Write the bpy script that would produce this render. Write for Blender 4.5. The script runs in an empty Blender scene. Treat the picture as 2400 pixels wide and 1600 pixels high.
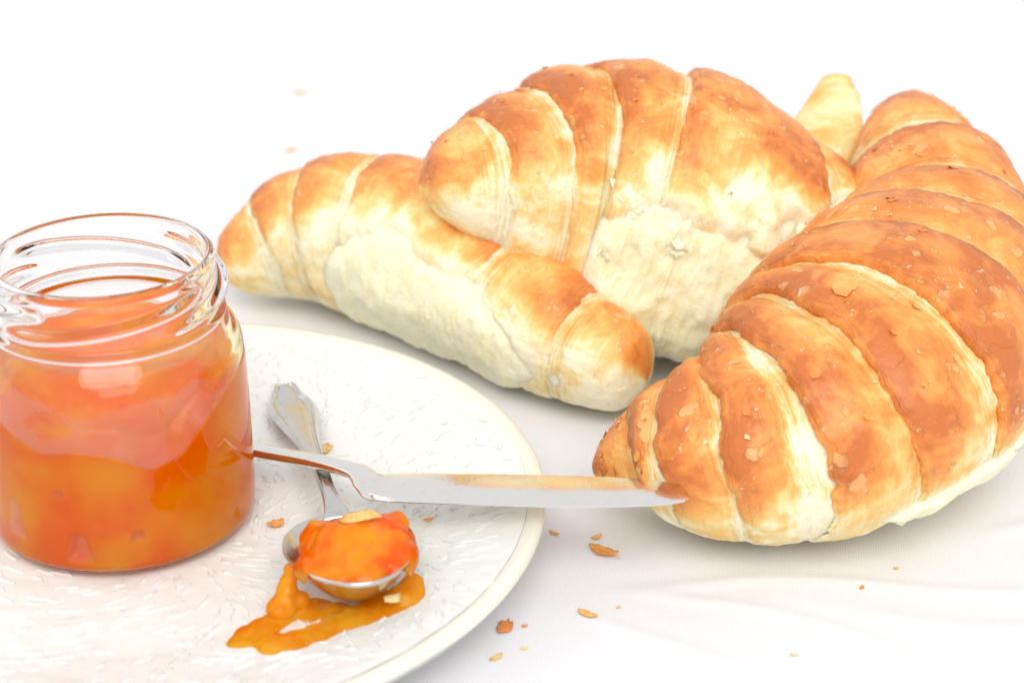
import bpy, bmesh, math, random
import numpy as np
from mathutils import Vector, Matrix

S = 0.01                      # everything below is measured in centimetres
scene = bpy.context.scene
col = scene.collection
random.seed(4)

# ------------------------------------------------------------------ camera
cam_d = bpy.data.cameras.new('camera')
cam = bpy.data.objects.new('camera', cam_d)
col.objects.link(cam)
PITCH = math.radians(25.5)
CAM_H = 20.9
cam.location = (0, -CAM_H / math.tan(PITCH) * S, CAM_H * S)
cam.rotation_euler = (math.pi / 2 - PITCH, 0, 0)
cam_d.lens = 70
cam_d.sensor_width = 36
cam_d.clip_start = 0.01
cam_d.clip_end = 50
cam_d.dof.use_dof = True
cam_d.dof.focus_distance = 0.402
cam_d.dof.aperture_fstop = 17
scene.camera = cam

# ------------------------------------------------------------------ light
world = bpy.data.worlds.new('World')
scene.world = world
world.use_nodes = True
bg = world.node_tree.nodes['Background']
bg.inputs[0].default_value = (0.975, 0.98, 1.0, 1)
bg.inputs[1].default_value = 0.98


def area(name, loc, target, size, sy, power, colour):
    l = bpy.data.lights.new(name, 'AREA')
    l.shape = 'RECTANGLE'
    l.size, l.size_y = size, sy
    l.energy = power
    l.color = colour
    o = bpy.data.objects.new(name, l)
    col.objects.link(o)
    o.location = loc
    d = Vector(target) - Vector(loc)
    o.rotation_euler = d.to_track_quat('-Z', 'Y').to_euler()
    return o


area('window_light', (-2.3, 0.7, 2.3), (0, 0, 0.02), 2.2, 2.2, 11.0, (1.0, 0.98, 0.96))
area('room_light', (0.3, -2.5, 2.7), (0, 0, 0.02), 2.8, 2.4, 103.0, (1.0, 0.98, 0.95))

scene.view_settings.view_transform = 'Standard'
scene.view_settings.look = 'None'
scene.view_settings.exposure = -0.14
scene.view_settings.gamma = 1
scene.cycles.use_denoising = True
scene.cycles.max_bounces = 12
scene.cycles.use_adaptive_sampling = True
scene.cycles.adaptive_threshold = 0.02
scene.cycles.transmission_bounces = 14
scene.cycles.transparent_max_bounces = 16
scene.cycles.glossy_bounces = 6
scene.cycles.sample_clamp_indirect = 6
scene.cycles.blur_glossy = 0.5


# ------------------------------------------------------------------ helpers
def hash3(ix, iy, iz, seed):
    h = (ix.astype(np.int64) * 374761393 + iy.astype(np.int64) * 668265263 + iz.astype(np.int64) * 2147483647 + seed * 1274126177) & 0xFFFFFFFF
    h = ((h ^ (h >> 13)) * 1274126177) & 0xFFFFFFFF
    h = ((h ^ (h >> 15)) * 2246822519) & 0xFFFFFFFF
    return ((h ^ (h >> 16)) & 0xFFFFFF).astype(np.float64) / 0xFFFFFF


def noise(p, scale=1.0, seed=0):
    """value noise, -1..1; p is (..., 3)"""
    q = p * scale
    i = np.floor(q).astype(np.int64)
    f = q - i
    f = f * f * f * (f * (f * 6 - 15) + 10)
    x, y, z = i[..., 0], i[..., 1], i[..., 2]
    fx, fy, fz = f[..., 0], f[..., 1], f[..., 2]
    r = 0
    for dx in (0, 1):
        for dy in (0, 1):
            for dz in (0, 1):
                w = (fx if dx else 1 - fx) * (fy if dy else 1 - fy) * (fz if dz else 1 - fz)
                r = r + w * hash3(x + dx, y + dy, z + dz, seed)
    return r * 2 - 1


def fbm(p, scale, octaves=4, seed=0, gain=0.5):
    a, r, t = 1.0, 0, 0
    for k in range(octaves):
        r = r + a * noise(p + 17.3 * k, scale * 2.03 ** k, seed + k)
        t += a
        a *= gain
    return r / t


def smooth(a, b, x):
    t = np.clip((x - a) / (b - a), 0, 1)
    return t * t * (3 - 2 * t)


def mesh_obj(name, verts, faces, mat, parent=None, shade=True, attrs=None, uv=None, loc=None):
    """verts in cm, world frame (or relative to loc)"""
    me = bpy.data.meshes.new(name)
    v = np.asarray(verts, float) * S
    me.from_pydata(v.tolist() if len(v) < 1 else [], [], []) if False else None
    f = faces if isinstance(faces, np.ndarray) else None
    if f is not None:
        n = f.shape[1]
        me.vertices.add(len(v))
        me.vertices.foreach_set('co', v.astype(np.float32).ravel())
        me.loops.add(f.size)
        me.loops.foreach_set('vertex_index', f.astype(np.int32).ravel())
        me.polygons.add(len(f))
        me.polygons.foreach_set('loop_start', np.arange(0, f.size, n, dtype=np.int32))
        me.polygons.foreach_set('loop_total', np.full(len(f), n, dtype=np.int32))
        me.update(calc_edges=True)
        me.validate()
    else:
        me.from_pydata([tuple(x) for x in v], [], [list(x) for x in faces])
        me.update()
    if attrs:
        for k, a in attrs.items():
            at = me.attributes.new(k, 'FLOAT', 'POINT')
            at.data.foreach_set('value', np.asarray(a, np.float32).ravel())
    if uv is not None:
        li = np.empty(len(me.loops), np.int32)
        me.loops.foreach_get('vertex_index', li)
        ul = me.uv_layers.new(name='UVMap')
        ul.data.foreach_set('uv', np.asarray(uv, np.float32)[li].ravel())
    if shade:
        me.polygons.foreach_set('use_smooth', [True] * len(me.polygons))
    me.materials.append(mat)
    o = bpy.data.objects.new(name, me)
    col.objects.link(o)
    if loc is not None:
        o.location = Vector(loc) * S
    if parent is not None:
        o.parent = parent
    return o


def grid_faces(nu, nv, wrap_v=True):
    """verts ordered [u][v]"""
    i = np.arange(nu - 1)[:, None]
    j = np.arange(nv if wrap_v else nv - 1)[None, :]
    j2 = (j + 1) % nv
    a = i * nv + j
    b = i * nv + j2
    c = (i + 1) * nv + j2
    d = (i + 1) * nv + j
    return np.stack([a, b, c, d], -1).reshape(-1, 4)


def empty(name, loc, label, cat, group=None):
    o = bpy.data.objects.new(name, None)
    o.empty_display_size = 0.01
    col.objects.link(o)
    o.location = Vector(loc) * S
    tag(o, label, cat, group)
    return o


def tag(o, label=None, cat=None, group=None, kind=None):
    if label:
        o['label'] = label
    if cat:
        o['category'] = cat
    if group:
        o['group'] = group
    if kind:
        o['kind'] = kind
    return o


def adopt(child, parent):
    """parent without moving (child verts are in the world frame)"""
    child.parent = parent
    child.matrix_parent_inverse = Matrix.Translation(parent.location).inverted()
    return child


# ------------------------------------------------------------------ materials
class NT:
    def __init__(self, name):
        self.m = bpy.data.materials.new(name)
        self.m.use_nodes = True
        self.t = self.m.node_tree
        self.n = self.t.nodes
        self.b = self.n['Principled BSDF']
        self.out = self.n['Material Output']

    def node(self, typ, **kw):
        x = self.n.new(typ)
        for k, v in kw.items():
            if k.startswith('i_'):
                key = k[2:]
                key = int(key) if key.isdigit() else key.replace('_', ' ')
                self.set(x.inputs[key], v)
            else:
                setattr(x, k, v)
        return x

    def set(self, sock, v):
        if isinstance(v, bpy.types.NodeSocket):
            self.t.links.new(v, sock)
        else:
            sock.default_value = v

    def p(self, **kw):
        for k, v in kw.items():
            self.set(self.b.inputs[k.replace('_', ' ')], v)

    def math(self, op, a, b=None, clamp=False):
        x = self.node('ShaderNodeMath', operation=op, use_clamp=clamp)
        self.set(x.inputs[0], a)
        if b is not None:
            self.set(x.inputs[1], b)
        return x.outputs[0]

    def mix(self, f, a, b, blend='MIX'):
        x = self.node('ShaderNodeMix', data_type='RGBA', blend_type=blend)
        self.set(x.inputs[0], f)
        self.set(x.inputs[6], a)
        self.set(x.inputs[7], b)
        return x.outputs[2]

    def ramp(self, f, stops, interp='LINEAR'):
        x = self.node('ShaderNodeValToRGB')
        x.color_ramp.interpolation = interp
        e = x.color_ramp.elements
        while len(e) < len(stops):
            e.new(0.5)
        for el, (p, c) in zip(e, stops):
            el.position = p
            el.color = c if len(c) == 4 else (*c, 1)
        self.set(x.inputs[0], f)
        return x.outputs[0]

    def step(self, f, a, b):
        x = self.node('ShaderNodeMapRange', interpolation_type='SMOOTHSTEP')
        self.set(x.inputs[0], f)
        x.inputs[1].default_value = a
        x.inputs[2].default_value = b
        return x.outputs[0]

    def noise(self, vec, scale, detail=4, rough=0.55, dist=0.0):
        x = self.node('ShaderNodeTexNoise')
        self.set(x.inputs['Vector'], vec)
        x.inputs['Scale'].default_value = scale
        x.inputs['Detail'].default_value = detail
        x.inputs['Roughness'].default_value = rough
        x.inputs['Distortion'].default_value = dist
        return x.outputs['Fac']

    def coord(self, out='Object'):
        return self.node('ShaderNodeTexCoord').outputs[out]

    def attr(self, name):
        return self.node('ShaderNodeAttribute', attribute_name=name).outputs['Fac']

    def mapping(self, vec, scale=(1, 1, 1), loc=(0, 0, 0), rot=(0, 0, 0)):
        x = self.node('ShaderNodeMapping')
        self.set(x.inputs['Vector'], vec)
        x.inputs['Scale'].default_value = scale
        x.inputs['Location'].default_value = loc
        x.inputs['Rotation'].default_value = rot
        return x.outputs[0]

    def bump(self, height, strength, dist, normal=None):
        x = self.node('ShaderNodeBump')
        x.inputs['Strength'].default_value = strength
        x.inputs['Distance'].default_value = dist
        self.set(x.inputs['Height'], height)
        if normal is not None:
            self.set(x.inputs['Normal'], normal)
        return x.outputs[0]


def crust_material(name, seed, patch=0.36):
    m = NT(name)
    oc = m.mapping(m.coord(), loc=(seed * 0.37, seed * 0.11, 0))
    uv = m.coord('UV')                                  # centimetres: x from lip, y round the roll
    brown = m.attr('brown')
    lam = m.attr('lam')
    big = m.noise(oc, 90, 5, 0.6, 0.6)
    mid = m.noise(oc, 330, 4, 0.6)
    fine = m.noise(oc, 1500, 3, 0.6)
    b = m.math('ADD', brown, m.math('MULTIPLY', m.math('SUBTRACT', m.step(big, 0.30, 0.68), 0.5), patch))
    b = m.math('ADD', b, m.math('MULTIPLY', m.math('SUBTRACT', mid, 0.5), 0.30))
    # fine dough sheets running along the lip
    st = m.noise(m.mapping(uv, scale=(15, 0.7, 1)), 1.0, 4, 0.65, 0.3)
    b = m.math('ADD', b, m.math('MULTIPLY', m.math('MULTIPLY', m.math('SUBTRACT', st, 0.5), 1.2), m.math('MAXIMUM', lam, 0.22)))
    c = m.ramp(b, [(0.0, (0.95, 0.885, 0.64)), (0.12, (0.91, 0.78, 0.45)), (0.28, (0.87, 0.62, 0.24)), (0.42, (0.88, 0.485, 0.14)),
                   (0.60, (0.84, 0.35, 0.078)), (0.80, (0.76, 0.255, 0.052)), (1.0, (0.58, 0.16, 0.033))])
    # flat blisters where the top skin lifted: paler, crisp edged
    dis = m.noise(oc, 420, 3, 0.6)
    vv = m.node('ShaderNodeVectorMath', operation='ADD')
    m.set(vv.inputs[0], oc)
    sc = m.node('ShaderNodeVectorMath', operation='SCALE')
    nv = m.node('ShaderNodeTexNoise')
    m.set(nv.inputs['Vector'], oc)
    nv.inputs['Scale'].default_value = 260
    nv.inputs['Detail'].default_value = 4
    m.set(sc.inputs[0], nv.outputs['Color'])
    sc.inputs['Scale'].default_value = 0.0065
    m.set(vv.inputs[1], sc.outputs[0])
    vor = m.node('ShaderNodeTexVoronoi', feature='F1')
    m.set(vor.inputs['Vector'], vv.outputs[0])
    vor.inputs['Scale'].default_value = 260
    vor.inputs['Randomness'].default_value = 1
    pick = m.node('ShaderNodeSeparateColor')
    m.set(pick.inputs[0], vor.outputs['Color'])
    rad = m.math('MULTIPLY', m.math('SUBTRACT', pick.outputs[0], 0.35), 0.8)      # only some cells carry a blister
    edge = m.math('SUBTRACT', rad, vor.outputs['Distance'])
    cluster = m.step(m.noise(oc, 75, 3), 0.44, 0.56)
    bl = m.math('MULTIPLY', m.step(edge, -0.02, 0.03), cluster)
    bl = m.math('MULTIPLY', bl, m.step(brown, 0.25, 0.5))
    c = m.mix(m.math('MULTIPLY', bl, 0.42), c, (0.90, 0.58, 0.24, 1))
    # tiny pale specks of dried skin
    sp = m.step(m.noise(oc, 700, 3, 0.55), 0.63, 0.66)
    sp = m.math('MULTIPLY', sp, m.step(m.noise(oc, 120, 2), 0.5, 0.62))
    c = m.mix(m.math('MULTIPLY', sp, 0.6), c, (0.93, 0.76, 0.48, 1))
    h = m.math('ADD', m.math('MULTIPLY', mid, 0.35), m.math('MULTIPLY', fine, 0.14))
    h = m.math('ADD', h, m.math('MULTIPLY', bl, 0.40))
    # hairline cracks in the baked skin
    ck = m.node('ShaderNodeTexVoronoi', feature='DISTANCE_TO_EDGE')
    m.set(ck.inputs['Vector'], vv.outputs[0])
    ck.inputs['Scale'].default_value = 105
    line = m.math('SUBTRACT', 1.0, m.step(ck.outputs['Distance'], 0.0, 0.022))
    line = m.math('MULTIPLY', line, m.math('MULTIPLY', m.step(big, 0.52, 0.62), m.step(brown, 0.35, 0.55)))
    c = m.mix(m.math('MULTIPLY', line, 0.05), c, (0.62, 0.25, 0.06, 1))
    h = m.math('SUBTRACT', h, m.math('MULTIPLY', line, 0.12))
    h = m.math('ADD', h, m.math('MULTIPLY', sp, 0.22))
    h = m.math('ADD', h, m.math('MULTIPLY', m.math('MULTIPLY', st, lam), 0.9))
    nrm = m.bump(h, 0.8, 0.0012)
    rough = m.math('ADD', 0.62, m.math('MULTIPLY', brown, -0.22))
    m.p(Base_Color=c, Roughness=rough, Normal=nrm, Specular_IOR_Level=0.38, Coat_Weight=m.math('MULTIPLY', m.step(brown, 0.3, 0.6), 0.18), Coat_Roughness=0.28)
    return m.m


def crumb_material(name):
    m = NT(name)
    oc = m.coord()
    n1 = m.noise(oc, 170, 4, 0.6)
    n2 = m.noise(oc, 1100, 4, 0.65)
    c = m.ramp(n1, [(0.3, (0.96, 0.88, 0.57)), (0.6, (0.97, 0.912, 0.66)), (0.8, (0.98, 0.935, 0.74))])
    vor = m.node('ShaderNodeTexVoronoi', feature='SMOOTH_F1')
    m.set(vor.inputs['Vector'], m.mapping(oc, scale=(1, 1, 1.4)))
    vor.inputs['Scale'].default_value = 900
    h = m.math('ADD', m.math('MULTIPLY', n2, 0.7), m.math('MULTIPLY', vor.outputs['Distance'], 0.6))
    nrm = m.bump(h, 0.45, 0.0009)
    m.p(Base_Color=c, Roughness=0.9, Normal=nrm, Subsurface_Weight=0.7, Subsurface_Radius=(1, 0.85, 0.5),
        Subsurface_Scale=0.005, Specular_IOR_Level=0.15)
    return m.m


def simple(name, colour, rough, **kw):
    m = NT(name)
    m.p(Base_Color=(*colour, 1), Roughness=rough, **kw)
    return m.m


def cloth_material():
    m = NT('white_cotton')
    oc = m.coord()
    w1 = m.node('ShaderNodeTexWave', wave_type='BANDS', bands_direction='X')
    w2 = m.node('ShaderNodeTexWave', wave_type='BANDS', bands_direction='Y')
    for w in (w1, w2):
        m.set(w.inputs['Vector'], m.mapping(oc, rot=(0, 0, 0.12)))
        w.inputs['Scale'].default_value = 620
        w.inputs['Distortion'].default_value = 1.2
        w.inputs['Detail'].default_value = 1
        w.inputs['Detail Scale'].default_value = 0.4
    h = m.math('ADD', w1.outputs['Fac'], w2.outputs['Fac'])
    nrm = m.bump(h, 0.25, 0.00012)
    n = m.noise(oc, 25, 3)
    c = m.mix(n, (0.765, 0.767, 0.79, 1), (0.785, 0.783, 0.805, 1))
    m.p(Base_Color=c, Roughness=0.92, Normal=nrm, Specular_IOR_Level=0.0)
    return m.m


def glaze_material():
    m = NT('white_glaze')
    oc = m.coord()
    n = m.noise(oc, 45, 3)
    c = m.mix(m.step(n, 0.35, 0.7), (0.785, 0.785, 0.74, 1), (0.81, 0.82, 0.79, 1))
    h = m.noise(oc, 130, 3, 0.5)
    m.p(Base_Color=c, Roughness=0.22, Normal=m.bump(h, 0.5, 0.0011), Specular_IOR_Level=0.5)
    return m.m


def silver_material(name, tint=(0.86, 0.85, 0.82), rough=0.2, tarnish=0.5):
    m = NT(name)
    oc = m.coord()
    n = m.noise(oc, 240, 5, 0.65)
    c = m.mix(m.math('MULTIPLY', m.step(n, 0.48, 0.75), tarnish), (*tint, 1), (0.52, 0.47, 0.40, 1))
    r = m.math('ADD', rough, m.math('MULTIPLY', m.noise(oc, 500, 3), 0.12))
    h = m.noise(m.mapping(oc, scale=(1, 1, 1)), 900, 3)
    m.p(Base_Color=c, Metallic=1.0, Roughness=r, Normal=m.bump(h, 0.12, 0.0004))
    return m.m


def glass_material():
    m = NT('clear_glass')
    m.p(Base_Color=(0.985, 0.99, 0.985, 1), Roughness=0.0, IOR=1.40, Transmission_Weight=1.0)
    return m.m


def jam_material(name, dark, light, trans, rough=0.06, jar=False, film=0.0, tint=(1.0, 0.55, 0.08)):
    m = NT(name)
    oc = m.coord()
    n = m.noise(oc, 75 if jar else 130, 3, 0.5)
    c = m.mix(m.step(n, 0.35, 0.7), (*dark, 1), (*light, 1))
    spec = 0.5
    if jar:
        cl = m.attr('cling')                     # jam wetting the glass has no surface of its own to shine
        spec = m.math('MULTIPLY', m.math('SUBTRACT', 1.0, cl), 0.6)
    m.p(Base_Color=c, Roughness=rough, IOR=1.38, Transmission_Weight=trans, Subsurface_Weight=0.5,
        Subsurface_Radius=(1.0, 0.35, 0.05), Subsurface_Scale=0.004, Specular_IOR_Level=spec)
    if film:                                     # thin enough to see the plate through it
        thin = m.node('ShaderNodeBsdfTransparent', i_Color=(*tint, 1))
        mx = m.node('ShaderNodeMixShader')
        mx.inputs[0].default_value = film
        m.set(mx.inputs[1], m.b.outputs[0])
        m.set(mx.inputs[2], thin.outputs[0])
        m.set(m.out.inputs['Surface'], mx.outputs[0])
    if jar:
        clear = m.node('ShaderNodeBsdfTransparent', i_Color=(1.0, 0.46, 0.02, 1))
        mx = m.node('ShaderNodeMixShader')
        mx.inputs[0].default_value = 0.07
        m.set(mx.inputs[1], m.b.outputs[0])
        m.set(mx.inputs[2], clear.outputs[0])
        m.set(m.out.inputs['Surface'], mx.outputs[0])
    return m.m


M_CLOTH = cloth_material()
M_GLAZE = glaze_material()
M_CREAM = simple('cream_rim_glaze', (0.82, 0.79, 0.68), 0.22)
M_MARK = simple('groove_in_glaze', (0.68, 0.665, 0.62), 0.3)
M_GLASS = glass_material()
M_JAM = jam_material('apricot_jam', (1.0, 0.165, 0.0), (1.0, 0.34, 0.0), 0.0, 0.12, True)
M_JAM_SPOON = jam_material('apricot_jam_spoon', (0.94, 0.13, 0.003), (0.98, 0.36, 0.012), 0.0, 0.035, film=0.3, tint=(1.0, 0.4, 0.04))
M_SMEAR = jam_material('jam_film_on_glass', (1.0, 0.46, 0.28), (1.0, 0.58, 0.40), 0.0, 0.2, film=0.74, tint=(1.0, 0.80, 0.66))
M_JAM_THIN = jam_material('apricot_jam_thin', (0.93, 0.27, 0.004), (1.0, 0.52, 0.03), 0.0, 0.04, film=0.55, tint=(1.0, 0.62, 0.10))
M_SPOON = silver_material('old_silver', (0.66, 0.65, 0.62), 0.16, 0.6)
M_KNIFE = silver_material('polished_silver', (0.85, 0.835, 0.80), 0.07, 0.15)
M_CRUMB = crumb_material('torn_crumb')
M_FLAP = simple('pale_dough_sheet', (0.95, 0.88, 0.64), 0.8)
M_FLAKE = crust_material('crust_flakes', 9)
M_PALE_FLAKE = simple('pale_dried_flake', (0.90, 0.62, 0.31), 0.7, Subsurface_Weight=0.3, Subsurface_Scale=0.002)


# ------------------------------------------------------------------ tablecloth
def cloth_z(x, y):
    p = np.stack([x, y, np.zeros_like(x)], -1)
    z = 0.05 * fbm(p, 0.09, 3, 31) + 0.012 * fbm(p @ np.array([[0.5, 0.2, 0], [-0.3, 1.0, 0], [0, 0, 1]]), 0.8, 3, 32)
    # soft creases in front of the right croissant
    def crease(x0, y0, x1, y1, amp, wid):
        dx, dy = x1 - x0, y1 - y0
        L = math.hypot(dx, dy)
        s = ((x - x0) * dx + (y - y0) * dy) / L
        d = ((x - x0) * -dy + (y - y0) * dx) / L + 0.25 * np.sin(s * 0.8 + x0)
        return amp * np.exp(-(d / wid) ** 2) * smooth(-0.5, 1.5, s) * (1 - smooth(L - 2.5, L, s))
    z = z + crease(2.0, -10.9, 14, -10.9, 0.06, 0.2) + crease(2.2, -10.9, 8.5, -13.6, 0.055, 0.18)
    z = z + crease(1.2, -11.4, 6.0, -15.5, 0.045, 0.2) + crease(6.0, -11.6, 13, -12.8, 0.045, 0.22)
    z = z + crease(9.5, -9.0, 16, -8.0, 0.09, 0.25) + crease(-14, 7.0, -5, 4.0, 0.05, 1.0)
    return z


def build_cloth():
    fx = np.concatenate([np.linspace(-150, -16, 30)[:-1], np.linspace(-16, 18, 240), np.linspace(18, 150, 30)[1:]])
    fy = np.concatenate([np.linspace(-60, -19, 14)[:-1], np.linspace(-19, 8, 220), np.linspace(8, 220, 60)[1:]])
    X, Y = np.meshgrid(fx, fy, indexing='ij')
    Z = cloth_z(X, Y) - 0.08
    # keep the cloth pressed flat where things stand on it
    v = np.stack([X, Y, Z], -1).reshape(-1, 3)
    o = mesh_obj('tablecloth', v, grid_faces(len(fx), len(fy), False)[:, ::-1], M_CLOTH)
    tag(o, 'white cotton tablecloth with soft creases under everything', 'tablecloth', kind='structure')


build_cloth()

# ------------------------------------------------------------------ plate
PC = np.array([-7.47, -9.54])
PR = 8.12


def plate_z(x, y):
    r = np.hypot(np.asarray(x, float) - PC[0], np.asarray(y, float) - PC[1])
    return 0.62 + 0.55 * smooth(4.2, 9.2, r) * 1.25


def lathe(profile, n, cx, cy):
    pr = np.asarray(profile, float)
    a = np.linspace(0, 2 * np.pi, n, endpoint=False)
    v = np.stack([cx + pr[:, :1] * np.cos(a), cy + pr[:, :1] * np.sin(a), np.repeat(pr[:, 1:], n, 1)], -1)
    return v


def build_plate():
    root = empty('dessert_plate', (PC[0], PC[1], 0), 'round off-white glazed plate with tiny incised dashes under the jam jar', 'plate')
    rs = np.concatenate([[0.001], np.linspace(0.2, PR - 0.34, 90)])
    top = [(r, float(plate_z(PC[0] + r, PC[1]))) for r in rs]
    n = 300
    v = lathe(top, n, *PC)
    p = v.copy()
    v[..., 2] += 0.025 * fbm(p, 0.5, 3, 5) + 0.012 * fbm(p, 2.2, 2, 6)
    v = v.reshape(-1, 3)
    adopt(mesh_obj('dish', v, grid_faces(len(top), n), M_GLAZE), root)
    ze = top[-1][1]
    rim = [(PR - 0.342, ze - 0.01), (PR - 0.28, ze + 0.025), (PR - 0.14, ze + 0.05), (PR - 0.02, ze + 0.03), (PR + 0.02, ze - 0.03), (PR + 0.02, ze - 0.10)]
    v = lathe(rim, n, *PC)
    v[..., 2] += 0.02 * fbm(v, 0.5, 2, 5)
    adopt(mesh_obj('rim', v.reshape(-1, 3), grid_faces(len(rim), n), M_CREAM), root)
    und = [(PR + 0.018, ze - 0.10), (PR - 0.12, ze - 0.30), (PR - 0.7, ze - 0.52), (6.2, 0.36), (5.2, 0.2), (5.0, 0.02), (4.7, 0.02), (4.6, 0.25), (0.001, 0.25)]
    v = lathe(und, n, *PC)
    adopt(mesh_obj('underside', v.reshape(-1, 3), grid_faces(len(und), n), M_GLAZE), root)
    # brushed-on strokes of glaze and incised dashes, arranged in loose fans
    for part, mat, many, wr, lr, hh, sd in (('incised_dashes', M_MARK, 2, (0.010, 0.022), (0.06, 0.18), 0.014, 8), ('raised_strokes', M_GLAZE, 4, (0.04, 0.09), (0.10, 0.26), 0.030, 12)):
        rnd = random.Random(sd)
        V, Fc = [], []
        cell = 0.62
        for gx in range(-13, 14):
            for gy in range(-13, 14):
                for k in range(many):
                    x = PC[0] + (gx + rnd.random()) * cell
                    y = PC[1] + (gy + rnd.random()) * cell
                    r = math.hypot(x - PC[0], y - PC[1])
                    if r > PR - 0.5 or r < 2.2 or rnd.random() < 0.35:
                        continue
                    q = np.array([[x, y, 0.0]])
                    ang = math.atan2(y - PC[1], x - PC[0]) + 1.1 * float(noise(q, 0.45, 77)[0]) * 2.2 + rnd.uniform(-0.25, 0.25)
                    L = rnd.uniform(*lr)
                    w = rnd.uniform(*wr)
                    bend = rnd.uniform(-0.05, 0.05)
                    base = len(V)
                    m = 5
                    for i in range(m):
                        t = i / (m - 1)
                        s = (t - 0.5) * 2 * L
                        ww = w * math.sin(math.pi * (0.06 + 0.88 * t))
                        off = bend * (1 - (2 * t - 1) ** 2)
                        for sg in (-1, 0, 1):
                            px = x + s * math.cos(ang) - (off + sg * ww) * math.sin(ang)
                            py = y + s * math.sin(ang) + (off + sg * ww) * math.cos(ang)
                            V.append((px, py, hh if sg == 0 else -0.004 if many == 4 else 0.004))
                    for i in range(m - 1):
                        a = base + i * 3
                        Fc += [(a, a + 3, a + 4, a + 1), (a + 1, a + 4, a + 5, a + 2)]
        V = np.array(V)
        q = np.stack([V[:, 0], V[:, 1], plate_z(V[:, 0], V[:, 1])], -1)
        V[:, 2] += q[:, 2] + 0.025 * fbm(q, 0.5, 3, 5) + 0.012 * fbm(q, 2.2, 2, 6)
        o = adopt(mesh_obj(part, V, np.array(Fc), mat), root)
        tag(o, kind='stuff')


build_plate()

# ------------------------------------------------------------------ jar
JC = np.array([-7.74, -9.25])
JZ = 0.68


def jam_radius(phi, z):
    """inner face of the jam: it clings to the glass below a wavy line and stands back above it"""
    return None


def glass_outer(z):
    zz = np.array([0.0, 0.03, 0.07, 0.22, 0.6, 2.5, 3.45, 3.75, 4.0, 4.15, 4.25, 4.35, 4.6, 5.2, 5.42, 5.52, 5.56])
    rr = np.array([2.25, 2.40, 2.52, 2.59, 2.61, 2.60, 2.57, 2.53, 2.42, 2.28, 2.18, 2.14, 2.13, 2.12, 2.13, 2.10, 2.02])
    return np.interp(z, zz, rr)


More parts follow.
